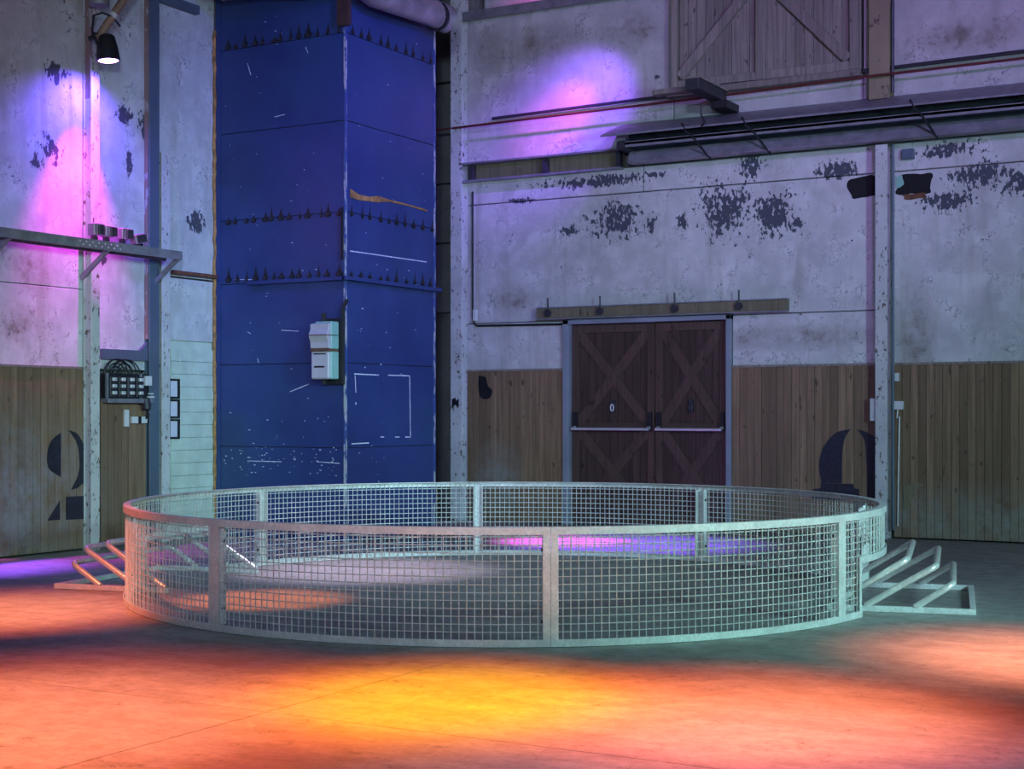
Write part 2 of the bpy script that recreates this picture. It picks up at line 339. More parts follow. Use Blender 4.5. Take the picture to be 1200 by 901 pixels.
# wooden wainscot: one object per board, sharing three meshes
def board_mesh(name, mt):
    b = MB().box(-0.5, 0.5, -0.5, 0.5, 0, 1); me = bpy.data.meshes.new(name); me.from_pydata(b.v, [], b.f)
    bm = bmesh.new(); bm.from_mesh(me); bmesh.ops.recalc_face_normals(bm, faces=bm.faces)
    ed = [e for e in bm.edges if abs(e.verts[0].co.z-e.verts[1].co.z) > 0.5]
    bmesh.ops.bevel(bm, geom=ed, offset=0.06, segments=1, affect='EDGES'); bm.to_mesh(me); bm.free(); me.materials.append(M[mt]); return me
bmesh_b = board_mesh('plank', 'wood'); bmesh_l = board_mesh('plank', 'wood_left'); bmesh_w = board_mesh('plank', 'wood_pale'); bmesh_d = board_mesh('plank', 'door')
def boards(parent, me, a0, a1, z0, z1, plane, wd=0.095, axis='x', th=0.03, jit=0.003, name='plank'):
    n = max(1, round((a1-a0)/wd)); st = (a1-a0)/n; rl = root_loc(parent)
    for i in range(n):
        o = bpy.data.objects.new(name, me); scn.collection.objects.link(o); o.parent = parent
        c = a0+(i+0.5)*st; j = random.uniform(-jit, jit)
        if axis == 'x': p = Vector((c, plane+th/2+j, z0)); o.scale = (st-0.005, th, z1-z0)
        else: p = Vector((plane-th/2+j, c, z0)); o.scale = (th, st-0.005, z1-z0)
        o.location = p-rl
ZB = 0.02
boards(wb, bmesh_b, PX[548]+0.01, PX[661]-0.005, ZB, ZW, YB-0.02)
boards(wb, bmesh_b, PX[858]+0.005, XB2-0.01, ZB, ZW, YB-0.02)
boards(wb, bmesh_b, XB3+0.01, XR, ZB, ZW, YB-0.02)
for a, b in ((PX[548], PX[661]), (PX[858], XB2), (XB3, XR)):
    MB().box(a, b, YB-0.035, YB+0.01, ZW, ZW+0.03).build('wainscot_cap', M['wood_pale'], wb, bevel=0.004)
# broken black holes beside the column
def blob(name, px, py, rx, rz, mt, plane='y', parent=None, off=0.012, n=34, seed=1, thick=0.01):
    rr = random.Random(seed)
    ks = [1+rr.uniform(-0.13, 0.13)+0.14*math.sin(0.75*i_+seed) for i_ in range(n)]
    if plane == 'y':
        cx, cz = hy(px, py, YB); fn = lambda a, b, d: (cx+a, YB-d, cz+b)
    else:
        cy, cz = hx(px, py, XL); fn = lambda a, b, d: (XL+d, cy+a, cz+b)
    ks = [(ks[i_-1]+ks[i_]*2+ks[(i_+1) % n])/4 for i_ in range(n)]; poly = []
    for i in range(n):
        a = 2*PI*i/n; c_, s2 = math.cos(a), math.sin(a)
        c_ = math.copysign(abs(c_)**0.7, c_); s2 = math.copysign(abs(s2)**0.7, s2)
        poly.append((rx*c_*ks[i], rz*s2*ks[i]))
    return MB().prism(poly, fn, off-thick, off).build(name, M[mt], parent)
blob('broken_patch', 1013, 219, 0.20, 0.13, 'pit', 'y', wb, 0.004, seed=3, thick=0.004); blob('broken_patch', 1071, 216, 0.21, 0.13, 'pit', 'y', wb, 0.004, seed=5, thick=0.004)
blob('mint_fleck', 1054, 213, 0.05, 0.07, 'teal', 'y', wb, 0.008, seed=9, thick=0.004); blob('plaster_crumb', 1072, 230, 0.14, 0.035, 'rust', 'y', wb, 0.007, seed=10, thick=0.003)
# stencils on the boards
def wall_poly(name, pts, parent, mt, plane='y', off=0.026):
    if plane == 'y':
        P = [hy(a, b, YB-0.02) for a, b in pts]; fn = lambda a, b, d: (a, YB-d, b)
    else:
        P = [hx(a, b, XL+0.02) for a, b in pts]; fn = lambda a, b, d: (XL+d, a, b)
    return MB().prism(P, fn, off-0.003, off).build(name, M[mt], parent)
def curve(pts, n=6):   # smooth polyline through points (Catmull-Rom)
    out = []
    for i in range(len(pts)-1):
        p0 = pts[max(i-1, 0)]; p1 = pts[i]; p2 = pts[i+1]; p3 = pts[min(i+2, len(pts)-1)]
        for j in range(n):
            u = j/n
            out.append(tuple(0.5*((2*p1[k])+(-p0[k]+p2[k])*u+(2*p0[k]-5*p1[k]+4*p2[k]-p3[k])*u*u+(-p0[k]+3*p1[k]-3*p2[k]+p3[k])*u**3) for k in (0, 1)))
    return out+[pts[-1]]
ns = MB
wall_poly('painted_numeral_stroke', curve([(997, 503), (980, 507), (965, 524), (960, 545), (963, 566)])+curve([(987, 566), (987, 535), (990, 514), (997, 503)]), wb, 'stencil')
wall_poly('painted_numeral_stroke', curve([(1004, 503), (1015, 506), (1031, 516)])+[(1031, 586), (1016, 583)]+curve([(1016, 545), (1013, 516), (1004, 503)]), wb, 'stencil')
wall_poly('painted_numeral_foot', [(962, 566), (1000, 567), (1001, 572), (1007, 573), (1007, 586), (952, 585), (953, 573), (962, 572)], wb, 'stencil')
wall_poly('painted_mark', curve([(561, 440), (569, 442), (572, 452), (577, 458), (573, 467), (564, 466), (561, 456), (561, 440)])[:-1], wb, 'black')
wall_poly('ochre_smear', curve([(1058, 572), (1072, 566), (1082, 568), (1075, 574), (1066, 590), (1060, 596), (1058, 572)])[:-1], wb, 'beam_wood')
# steel beam over the wall, running behind the awning
bm_ = thing('steel_beam', (X(650), YB-0.05, ZL0), 'short steel ledge beam above the plaster between left column and awning', 'beam')
MB().box(PX[552]-0.1, X(731), YB-0.16, YB+0.05, ZL1-0.02, ZL1+0.005).build('top_flange', M['steel'], bm_)
MB().box(PX[552]-0.1, X(731), YB-0.12, YB+0.05, ZL0-0.02, ZL0+0.005).build('bottom_flange', M['steel'], bm_)
MB().box(PX[552]-0.1, X(731), YB+0.002, YB+0.04, ZL0, ZL1).build('web', M['beam_wood'], bm_)
for px in (556, 642, 728):
    MB().box(X(px)-0.03, X(px)+0.03, YB-0.11, YB+0.02, ZL0, ZL1-0.02).build('stiffener', M['steel_dark'], bm_)
MB().tube([(X(662)+0.0, YB-0.12, ZL1+0.02), (X(668), YB-0.13, ZL1+0.09), (X(680), YB-0.13, ZL1+0.12), (X(686), YB-0.12, ZL1+0.07), (X(676), YB-0.11, ZL1+0.03)], 0.008, 6).build('loose_cable', M['white'], bm_, smooth=True)
ub = MB().box(PX[535]-0.1, XH0, YB-0.14, YB+0.62, ZT, ZT+0.06); ub.box(PX[535]-0.1, XH0, YB-0.14, YB-0.11, ZT-0.06, ZT)
ub.build('steel_sill', M['steel'], label='flat steel sill along the top left edge of the upper plaster', category='beam')
# columns
def column(name, x0, x1, z0, z1, mt, label, d=0.16, split=None):
    t_ = thing(name, ((x0+x1)/2, YB, z0), label, 'column')
    MB().box(x0, x1, YB-d, YB-d+0.02, z0, z1).build('front_flange', M[mt], t_, bevel=0.003)
    MB().box((x0+x1)/2-0.012, (x0+x1)/2+0.012, YB-d+0.02, YB+0.1, z0, z1).build('web', M[mt], t_)
    MB().box(x0, x1, YB+0.0, YB+0.02, z0, z1).build('rear_flange', M[mt], t_)
    return t_
c1 = column('steel_column', PX[535], PX[548], 0, ZT+0.5, 'post', 'flaking white steel column at the left end of the back wall')
wall_poly('stencil_mark', [(536, 468), (540, 466), (541, 470), (544, 467), (544, 478), (540, 474), (536, 478)], c1, 'black', off=0.165)
c2 = column('steel_column', XB2, XB3-0.03, 0, ZL0-0.02, 'post', 'flaking white steel column right of the black numeral on the boards')
column('steel_column', X(1022), X(1046), hy(1035, 118, YB)[1], 9.0, 'post_tan', 'tan stained upper column right of the high wooden hatch', 0.14)
# plate strap and bits on column 2
MB().box(X(1028)-0.05, X(1031), YB-0.13, YB-0.02, Z(1030, 493), Z(1030, 467)).build('strap_plate', M['post'], c2)
MB().tube([(XB3+0.01, YB-0.06, ZL0-0.02), (XB3+0.01, YB-0.06, 2.1), (XB3+0.015, YB-0.06, 0.1)], 0.018, 8).build('conduit', M['blue_grey'], smooth=True, label='thin dark conduit running down the right side of the right white column', category='conduit')
# ------------------------------------------------------------------ door_1
d1 = thing('door_1', ((PX[668]+PX[852])/2, YB, 0), kind='structure')
MB().box(PX[661], PX[668], YB-0.05, YB+0.15, 0, ZD).build('door_jamb', M['frame'], d1, bevel=0.005)
MB().box(PX[852], PX[858], YB-0.05, YB+0.15, 0, ZD).build('door_jamb', M['frame'], d1, bevel=0.005)
MB().box(PX[661], PX[858], YB-0.05, YB+0.15, ZD-0.06, ZD).build('door_lintel', M['frame'], d1, bevel=0.005)
YD = YB+0.07
ZBAR = Z(760, 503)
def leaf(x0, x1, pull):
    lf = MB().box(x0, x1, YD+0.02, YD+0.06, 0.02, ZD-0.07).build('door_leaf', M['door'], d1)
    boards(lf, bmesh_d, x0, x1, 0.02, ZD-0.07, YD, 0.105, th=0.02, jit=0.001)
    zt, zm = ZD-0.075, ZBAR; wr = 0.10
    def pc(nm, m_): m_.build(nm, M['door_brace'], lf)
    for zz in (zt-wr, zm-0.02, 0.05): pc('rail', MB().box(x0, x1, YD-0.025, YD, zz, zz+wr))
    for xx in (x0, x1-wr): pc('stile', MB().box(xx, xx+wr, YD-0.029, YD, 0.03, zt+0.003))
    for za, zb in ((zm+wr-0.02, zt-wr), (0.15, zm-0.02)):
        a0, a1 = x0+wr, x1-wr
        for p, q in (((a0, za), (a1, zb)), ((a0, zb), (a1, za))):
            pc('brace', MB().bar((p[0], YD-0.013+(0.004 if p[1] == za else 0), p[1]), (q[0], YD-0.013+(0.004 if p[1] == za else 0), q[1]), 0.03, 0.12, up=(0, 0, 1)) if False else
               MB().prism(strip(p, q, 0.13), lambda a, b, d: (a, YD-d, b), 0.0, 0.018 if p[1] == za else 0.022))
    px = (x0+x1)/2
    MB().box(px-0.03, px+0.03, YD-0.035, YD, 1.50, 1.66).build('pull_plate', M['steel_dark'], lf)
    MB().tube([(px+0.022*math.cos(u), YD-0.05, 1.56+0.045*math.sin(u)) for u in [i*PI/5 for i in range(11)]], 0.009, 6).build('pull_ring', M['white' if pull else 'steel_dark'], lf, smooth=True)
    # panic bar
    pb = MB().tube([(x0+0.04, YD-0.13, ZBAR), (x1-0.04, YD-0.13, ZBAR)], 0.019, 10).build('panic_bar', M['bar'], d1, smooth=True)
    for xx in (x0+0.06, x1-0.06):
        MB().box(xx-0.03, xx+0.03, YD-0.07, YD-0.01, ZBAR-0.02, ZBAR+0.22).build('bar_bracket', M['black'], pb)
        MB().bar((xx, YD-0.05, ZBAR+0.03), (xx, YD-0.135, ZBAR), 0.04, 0.03).build('bar_arm', M['bar'], pb)
def strip(p, q, wd):
    d = Vector((q[0]-p[0], q[1]-p[1])); L = d.length; d /= L; n_ = Vector((-d.y, d.x))*wd/2
    # clip the strip with vertical ends inside the frame
    ins = 0.5*wd*abs(d.y)/max(abs(d.x), 0.2)*0.0
    return [(p[0]+n_.x, p[1]+n_.y), (p[0]-n_.x, p[1]-n_.y), (q[0]-n_.x, q[1]-n_.y), (q[0]+n_.x, q[1]+n_.y)]
M['bar'] = simple('chrome_bar', (0.8, 0.78, 0.82), 0.35, 0.5, 0.05)
leaf(PX[668]+0.01, PX[766]-0.006, True); leaf(PX[766]+0.006, PX[852]-0.01, False)
# timber track above the door with bolts
tx0, tx1 = X(633), X(925); tz = Z(780, 369)
tr = thing('timber_track', ((tx0+tx1)/2, YB, tz), 'mouldy timber rail bolted to the plaster above the double door', 'beam')
MB().box(tx0, tx1, YB-0.10, YB+0.0, tz, tz+0.135).build('rail_timber', M['beam_wood'], tr, bevel=0.006)
MB().box(tx0, tx1, YB-0.115, YB, tz+0.135, tz+0.150).build('top_strip', M['steel'], tr)
MB().box(tx0, tx1, YB-0.115, YB, tz-0.015, tz).build('bottom_strip', M['steel'], tr)
for px in (647, 708, 795, 870):
    x = X(px); MB().tube([(x, YB-0.12, tz+0.04), (x, YB-0.125, tz+0.27)], 0.011, 6).build('hanger_bolt', M['steel_dark'], tr)
    MB().tube([(x, YB-0.11, tz+0.07), (x, YB-0.15, tz+0.07)], 0.05, 8).build('roller', M['steel_dark'], tr)
cx_ = X(553)+0.03
MB().tube([(cx_, YB-0.03, Z(553, 225)), (cx_, YB-0.03, Z(553, 372)), (cx_+0.02, YB-0.03, Z(553, 378)), (cx_+0.07, YB-0.03, Z(553, 382)), (X(661), YB-0.03, Z(661, 380))], 0.014, 8).build('conduit', M['black'], smooth=True, label='black conduit bending from the left column towards the double door', category='conduit')
MB().box(X(556), X(560), YB-0.05, YB, Z(558, 376), Z(558, 363)).build('junction_box', M['white'], bevel=0.004, label='small white box inside the bend of the black conduit', category='box')
# pipes across the upper wall
def wl(px, py, d): x, z = hy(px, py, YB-d); return (x, YB-d, z)
MB().tube([wl(509, 153, .05), wl(540, 149, .2), wl(820, 115, .2), wl(1030, 88, .2), wl(1200, 68, .2), wl(1350, 50, .2)], 0.016, 8).build('pipe', M['red'], smooth=True, label='thin dark red pipe running the full width of the upper back wall', category='pipe')
MB().tube([wl(577, 139, .06), wl(785, 112, .06)], 0.022, 8).build('pipe', M['steel_dark'], smooth=True, label='short dark pipe just above the red pipe in the violet light', category='pipe')
MB().tube([wl(845, 100, .08), wl(1040, 80, .08), wl(1200, 60, .08), wl(1350, 42, .08)], 0.024, 8).build('pipe', M['steel_dark'], smooth=True, label='dark pipe below the high wooden hatch, above the red one', category='pipe')
MB().tube([wl(1046, 0, .10), wl(1046, 60, .10), wl(1046, 108, .10)], 0.022, 8).build('pipe', M['steel_dark'], smooth=True, label='short dark upright pipe beside the tan upper column', category='pipe')
# cantilever beam end
cb = thing('cantilever_beam', wl(856, 122, 0), 'dark timber beam jutting from the wall above the awning with a hanging rope', 'beam')
zc = Z(856, 124)
MB().box(X(845), X(860), YB-1.15, YB-0.24, zc, zc+0.13).build('beam', M['steel_dark'], cb, bevel=0.006)
MB().box(X(845)-0.02, X(860)+0.02, YB-1.15, YB-0.24, zc+0.13, zc+0.15).build('top_strip', M['wood_pale'], cb)
MB().box(X(800), X(850), YB-0.95, YB-0.80, zc+0.03, zc+0.09).build('cross_piece', M['wood_pale'], cb, bevel=0.004)
MB().box(X(848), X(866), YB-0.42, YB, zc-0.10, zc-0.005).build('wall_bracket', M['black'], cb)
MB().tube([wl(822, 122, .9), wl(822, 136, .9), wl(826, 143, .8), wl(822, 148, .7)], 0.012, 6).build('rope', M['black'], cb, smooth=True)
# ------------------------------------------------------------------ awning
def aw(px, py, d): return Vector(wl(px, py, d))
za = lambda py: Z(840, py)
a0 = X(738); A1 = XR
def zd(px, py, d): return hy(px, py, YB-d)[1]
aw_t = thing('steel_awning', (X(1000), YB, zd(1000, 175, 0.3)), 'long grey steel track housing with sloping cover above the right plaster', 'awning')
zt0 = zd(840, 135, 0.02); zt1 = zd(840, 145, 0.60)
yb_ = lambda d: YB-d
MB().prism([(0.005, zt0+0.01), (0.62, zt1), (0.62, zt1-0.025), (0.005, zt0-0.02)], lambda d, z, x: (x, YB-d, z), a0-0.12, A1).build('cover_plate', M['steel'], aw_t)
zm0 = zd(840, 158, 0.42)
MB().box(a0+0.15, A1, YB-0.46, YB-0.05, zm0-0.02, zm0+0.01).build('middle_flange', M['blue_grey'], aw_t)
MB().box(a0+0.15, A1, YB-0.46, YB-0.44, zm0-0.05, zm0+0.02).build('flange_lip', M['steel'], aw_t)
MB().box(a0+0.02, A1, YB-0.07, YB-0.04, zm0-0.2, zt0-0.03).build('back_plate', M['steel_dark'], aw_t)
zl0 = zd(840, 183, 0.20); zl1 = zd(840, 166, 0.20)
MB().prism([(0.10, zl1), (0.22, zl1-0.03), (0.28, zl0+0.02), (0.26, zl0), (0.08, zl0)], lambda d, z, x: (x, YB-d, z), a0+0.1, A1).build('lower_track', M['steel'], aw_t)
MB().tube([(a0+0.1, YB-0.33, zl1+0.06), (A1, YB-0.33, zl1+0.06)], 0.028, 8).build('track_rod', M['steel_dark'], aw_t, smooth=True)
MB().box(a0+0.0, a0+0.12, YB-0.42, YB-0.05, zl1-0.02, zt1-0.05).build('end_plate', M['steel_dark'], aw_t, bevel=0.02)
for px in (826, 895, 1088, 1240):
    x = X(px)
    MB().tube([(x-0.06, YB-0.60, zt1+0.05), (x, YB-0.62, zt1-0.05), (x+0.05, YB-0.48, zm0-0.02), (x+0.14, YB-0.30, zl0+0.02), (x+0.15, YB-0.18, zl0-0.02)], 0.014, 6).build('strap', M['black'], aw_t, smooth=True)
MB().box(X(1058), X(1072), YB-0.06, YB, Z(1065, 187), Z(1065, 175)).build('junction_box', M['blue_grey'], bevel=0.006, label='small grey junction box under the awning right of the column', category='box')
# ------------------------------------------------------------------ door_2 (high hatch)
d2 = thing('door_2', (X(900), YB, ZH), kind='structure')
ZHT = 8.4
boards(d2, bmesh_w, XH0+0.1, XH1-0.02, ZH, ZHT, YB-0.03, 0.12, th=0.03, jit=0.006)
def hb(nm, x0, x1, z0, z1, y=0.06): MB().box(x0, x1, YB-y-0.03, YB-0.03, z0, z1).build(nm, M['wood_pale'], d2, bevel=0.004)
hb('stile', XH0+0.02, X(797), ZH-0.05, ZHT, 0.09); hb('stile', X(888), X(899), ZH, ZHT); hb('stile', X(998), X(1008), ZH, ZHT)
hb('bottom_rail', X(797), X(888), ZH, ZH+0.11, 0.05); hb('bottom_rail', X(899), X(1004), ZH, ZH+0.11, 0.05)
hb('sill', XH0-0.02, XH1, ZH-0.10, ZH-0.02, 0.14)
def hpoly(p, q, wd): MB().prism(strip(p, q, wd), lambda a, b, d: (a, YB-d, b), 0.03, 0.085).build('brace', M['wood_pale'], d2)
za_ = Z(797, 92); zb_ = Z(870, 0); xa, xb = X(797), X(872)
k = (zb_-za_)/(xb-xa); hpoly((xa+0.03, za_), (X(888), za_+k*(X(888)-xa)), 0.12)
xa, za_ = X(998), Z(998, 70); xb, zb_ = X(922), Z(922, 0); k = (zb_-za_)/(xb-xa); hpoly((xa-0.02, za_), (X(900), za_+k*(X(900)-xa)), 0.12)
# ------------------------------------------------------------------ left wall
def LY(px): return hx(px, 400, XL)[0]
def LZ(px, py): return hx(px, py, XL)[1]
ZWL = 1.5+(483-431)/F*15.8
YW = 14.0
wl_ = MB().box(XL-0.4, XL-0.12, 3.0, YB+0.7, 0, 9.2).build('wall_left', M['dark_wall'], kind='structure')
def lpanel(y0, y1, z0, z1, mt='plaster_left', name='plaster_panel', th=0.12, off=0.0):
    return MB().box(XL-th+off, XL+off, y0, y1, z0, z1).build(name, M[mt], wl_, bevel=0.006)
YC0, YC1 = LY(97), LY(117)      # column
YE0, YE1 = LY(172), LY(187)
lpanel(3.0, YC0, ZWL+0.01, LZ(50, 335)); lpanel(3.0, YC0, LZ(50, 335)+0.006, 9.0)
lpanel(YC0+0.01, LY(175), ZWL+0.01, 9.0)
lpanel(LY(176), YW, LZ(226, 326), 9.0)
zt_ = LZ(226, 400)
lpanel(LY(176), YW, zt_, LZ(226, 328)); lpanel(YW, YB+0.5, 0, 9.0, 'dark_wall')
boards(wl_, bmesh_l, 6.5, YC0-0.01, ZB, ZWL, XL+0.02, 0.10, 'y'); boards(wl_, bmesh_l, YC1, LY(172), ZB, LZ(150, 470), XL+0.02, 0.10, 'y')
MB().box(XL-0.02, XL+0.035, 6.5, YC0-0.01, ZWL, ZWL+0.025).build('wainscot_cap', M['wood_pale'], wl_)
# tiles
tz0 = 0.0; tw = 0.15
ny = int((YW-LY(200))/tw); nz_ = int(zt_/tw)
tme = None
y_s = YW-ny*tw
for i in range(ny):
    for j in range(nz_):
        if tme is None:
            o = MB().box(XL-0.02, XL+0.004, y_s+0.002, y_s+tw-0.002, 0.002, tw-0.002).build('tile', M['tile'], wl_, bevel=0.002); tme = o; base = o.location.copy()
        else:
            o = bpy.data.objects.new('tile', tme.data); scn.collection.objects.link(o); o.parent = wl_
            o.location = (random.uniform(-0.001, 0.001), i*tw, j*tw)
lpanel(LY(176), YW, 0, zt_-0.0, 'tile', 'tile_bedding', 0.10, -0.02)
# orange sealant along the blue tower
rr = random.Random(4); pts = []; zz = 0.0
m = MB(); zz = 0
pts = []
while zz < 6.2:
    pts.append((XL+0.02+rr.uniform(-0.006, 0.01), YW-0.012+rr.uniform(-0.012, 0.008), zz)); zz += 0.09
m.tube(pts, 0.022, 6); m.build('sealant_strip', M['foam'], wl_, smooth=True)
# stencil on the left boards
sl = lambda n_, pts: wall_poly(n_, pts, wl_, 'stencil', 'x')
sl('painted_numeral_stroke', curve([(71, 507), (60, 516), (55, 532), (57, 549), (71, 559)])+[(71, 559)])
sl('painted_numeral_stroke', curve([(80, 504), (90, 508), (97.5, 520)])+[(97.5, 566)]+curve([(90, 572), (83, 574)])+curve([(90, 560), (93, 545), (90, 520), (80, 504)]))
sl('painted_numeral_foot', [(77, 582), (97.5, 581), (97.5, 608), (77, 609)]); sl('painted_numeral_foot', [(70, 586), (70, 609), (55, 610)])
# columns of the left wall
def lcol(name, label, y0, y1, z0, z1, mt, d=0.2, mt2=None):
    t_ = thing(name, (XL, (y0+y1)/2, z0), label, 'column')
    MB().box(XL+d-0.02, XL+d, y0, y1, z0, z1).build('front_flange', M[mt], t_, bevel=0.003)
    MB().box(XL, XL+d-0.02, (y0+y1)/2-0.012, (y0+y1)/2+0.012, z0, z1).build('web', M[mt2 or mt], t_)
    MB().box(XL+0.001, XL+0.02, y0, y1, z0, z1).build('rear_flange', M[mt2 or mt], t_); return t_
# px extents of faces standing 0.2 in front of the wall
def LYd(px, d): return hx(px, 400, XL+d)[0]
zj = LZ(105, 118)
yc0 = LY(97); xf = hy(107, 400, yc0)[0]; dcl = xf-XL; yc1 = hx(117, 400, xf)[0]
cl = lcol('steel_column', 'flaking white and brown steel column under the violet lamp', yc0, yc1, 0, 9.0, 'post', dcl)
MB().box(XL, xf-0.02, yc0+0.012, yc0+0.03, 0, zj).build('side_plate', M['post'], cl); MB().box(XL, xf-0.02, yc0+0.012, yc0+0.03, zj, 9.0).build('side_plate', M['post_rust'], cl)
MB().box(xf-0.024, xf+0.002, yc0-0.004, yc0+0.02, LZ(105, 70), 9.0).build('brown_edge', M['post_rust'], cl)
bc = lcol('steel_column', 'tall blue-grey steel column left of the framed papers', LYd(175.5, .08), LYd(187, .08), 0, 8.2, 'blue_grey', 0.08)
MB().box(XL, XL+0.06, LYd(173.5, .06), LYd(175, .06), LZ(175, 398), 8.2).build('brown_edge_strip', M['post_rust'], bc)
MB().box(XL, XL+0.08, LYd(187, .08), YW-0.35, LZ(190, 5), LZ(190, 5)+0.10).build('head_bracket', M['blue_grey'], bc)
lcol('timber_post', 'short white flaking post standing between blue-grey column and tiles', LYd(190, .07), LYd(199.5, .07), 0, LZ(193, 180), 'post', 0.07)
# trim channel at the top of the breaker recess
MB().box(XL, XL+0.05, YC1+0.0, LY(172), LZ(145, 422), LZ(145, 410)).build('trim_1', M['blue_grey'], kind='structure')
MB().prism([hx(a, b, XL) for a, b in ((160, 412), (173, 398), (173, 412))], lambda a, b, d: (XL+d, a, b), 0, 0.04).build('trim_2', M['blue_grey'], kind='structure')
# pipe between post and tower
py_ = LZ(226, 322)
MB().tube([(XL+0.05, LY(198), py_), (XL+0.05, YW-0.02, py_)], 0.026, 8).build('pipe', M['rust'], smooth=True, label='dark brown pipe across the wall between the white post and blue tower', category='pipe')
# framed papers
for i, (y0, y1) in enumerate(((444, 467), (468, 490), (491, 514))):
    ya, yb2 = hx(199, 450, XL+0.03)[0], hx(211, 450, XL+0.03)[0]; z1, z0 = LZ(205, y0), LZ(205, y1)
    pf = thing('picture_frame', (XL+0.01, (ya+yb2)/2, z0), ['topmost', 'middle', 'lowest'][i]+' of the three black framed papers on the tiles', 'picture frame', 'black framed papers on the tiles')
    w_ = 0.022
    m = MB().box(XL+0.005, XL+0.03, ya, yb2, z0, z0+w_).box(XL+0.005, XL+0.03, ya, yb2, z1-w_, z1).box(XL+0.005, XL+0.03, yb2-w_*1.5, yb2, z0+w_, z1-w_).box(XL+0.005, XL+0.03, ya, ya+w_*0.5, z0+w_, z1-w_)
    m.build('frame', M['black'], pf); MB().box(XL+0.005, XL+0.018, ya+0.01, yb2-0.03, z0+w_, z1-w_).build('paper', M['paper'], pf)
# breaker panel
by0, by1 = LY(118), LY(171); bz0, bz1 = LZ(145, 467), LZ(145, 438)
bp = thing('breaker_panel', (XL, (by0+by1)/2, bz0), 'dark panel of switches on the narrow wall between white and blue-grey columns', 'electrical panel')
MB().box(XL-0.0, XL+0.07, by0, by1, bz0, bz1).build('back_box', M['black'], bp, bevel=0.004)
MB().box(XL, XL+0.12, by0, by1, bz0-0.05, bz0).build('cable_tray', M['steel'], bp, bevel=0.004)
MB().box(XL+0.07, XL+0.09, by0, by0+0.03, bz0, bz1).build('side_rail', M['steel'], bp); MB().box(XL+0.07, XL+0.09, LY(158), LY(160), bz0, bz1).build('side_rail', M['steel'], bp)
for r in range(3):
    for q in range(4):
        yy = LY(121.5+q*10.4); z = bz1-0.065-r*(bz1-bz0)*0.27
        s_ = MB().box(XL+0.07, XL+0.10, yy, yy+0.10, z-0.05, z+0.03).build('switch', M['steel_dark'], bp, bevel=0.005)
        MB().box(XL+0.10, XL+0.13, yy+0.02, yy+0.08, z-0.02, z+0.018).build('switch_face', M['galv'], s_, bevel=0.004)
MB().box(XL+0.07, XL+0.11, LY(170)-0.10, LY(170)+0.0, bz1-0.13, bz1-0.02).build('white_module', M['white'], bp, bevel=0.004)
MB().box(XL+0.07, XL+0.10, LY(167), LY(172)+0.02, bz0+0.01, bz0+0.03).build('white_label', M['white'], bp); MB().box(XL+0.07, XL+0.10, LY(168), LY(171)+0.02, bz0+0.05, bz0+0.065).build('white_label', M['white'], bp)
for yc_, rs_ in ((LY(133), (0.05, 0.09, 0.13, 0.17, 0.21)), (LY(143), (0.08, 0.13, 0.18, 0.23))):
    for i, r_ in enumerate(rs_):
        MB().tube([(XL+0.03+0.008*i, yc_+r_*math.cos(u), bz1-0.01+min(r_, 0.17)*1.0*math.sin(u)) for u in [PI*j/10 for j in range(11)]], 0.007, 6).build('cable', M['black'], bp, smooth=True)
MB().tube([(XL+0.1, LY(163), bz0-0.01), (XL+0.12, LY(163), bz0-0.12)], 0.05, 10).build('plug', M['steel_dark'], bp, smooth=True)
zs = LZ(160, 497)
MB().tube([(XL+0.1, LY(163), bz0-0.10), (XL+0.12, LY(165), bz0-0.2), (XL+0.07, LY(169), zs+0.12), (XL+0.06, LY(166), zs+0.06)], 0.012, 6).build('cable', M['black'], bp, smooth=True)
MB().box(XL+0.02, XL+0.05, LY(143), LY(147)+0.01, LZ(145, 500), LZ(145, 480)).build('light_switch_strip', M['white'], bevel=0.004, label='narrow upright white strip below the panel of switches', category='trunking')
so = thing('socket_block', (XL+0.02, LY(161), LZ(161, 496)), 'row of white sockets on the boards below the panel of switches', 'socket')
MB().box(XL+0.02, XL+0.06, LY(151), LY(171), LZ(161, 496), LZ(161, 488)).build('housing', M['white'], so, bevel=0.004)
for px in (157.5, 168): MB().box(XL+0.055, XL+0.07, LY(px), LY(px+3), LZ(161, 496), LZ(161, 488)).build('socket_face', M['black'], so)
# shelf beam with brackets
def ls(px, py, d): y, z = hx(px, py, XL+d); return Vector((XL+d, y, z))
ya, yb2 = ls(-60, 270, 0.45).y, ls(213, 297, 0.45).y; zsft = (ls(0, 266, .45).z+ls(105, 282, .45).z+ls(210, 296, .45).z)/3
sb = thing('steel_shelf', (XL+0.3, (ya+yb2)/2, zsft-0.1), 'perforated grey steel angle shelf crossing the left wall below the violet lamp', 'shelf')
MB().box(XL+0.44, XL+0.46, ya, yb2, zsft-0.085, zsft).build('front_web', M['steel'], sb); MB().box(XL+0.20, XL+0.46, ya, yb2, zsft, zsft+0.012).build('shelf_plate', M['steel'], sb)
MB().box(XL+0.20, XL+0.22, ya, yb2, zsft-0.085, zsft).build('rear_web', M['steel'], sb)
for px in (2, 118, 200):
    y = ls(px, 285, .3).y
    MB().bar((XL+0.01, y, zsft-0.36), (XL+0.42, y, zsft-0.06), 0.05, 0.03, up=(0, 1, 0)).build('bracket_strut', M['steel'], sb); MB().box(XL+0.0, XL+0.22, y-0.03, y+0.03, zsft-0.05, zsft-0.005).build('bracket_arm', M['steel'], sb)
for i in range(14):
    yy = LYd(93, .45)+i*0.045
    MB().tube([(XL+0.455, yy, zsft-0.02-0.035*(i % 2)), (XL+0.464, yy, zsft-0.02-0.035*(i % 2))], 0.009, 6).build('bolt_head', M['white'], sb)
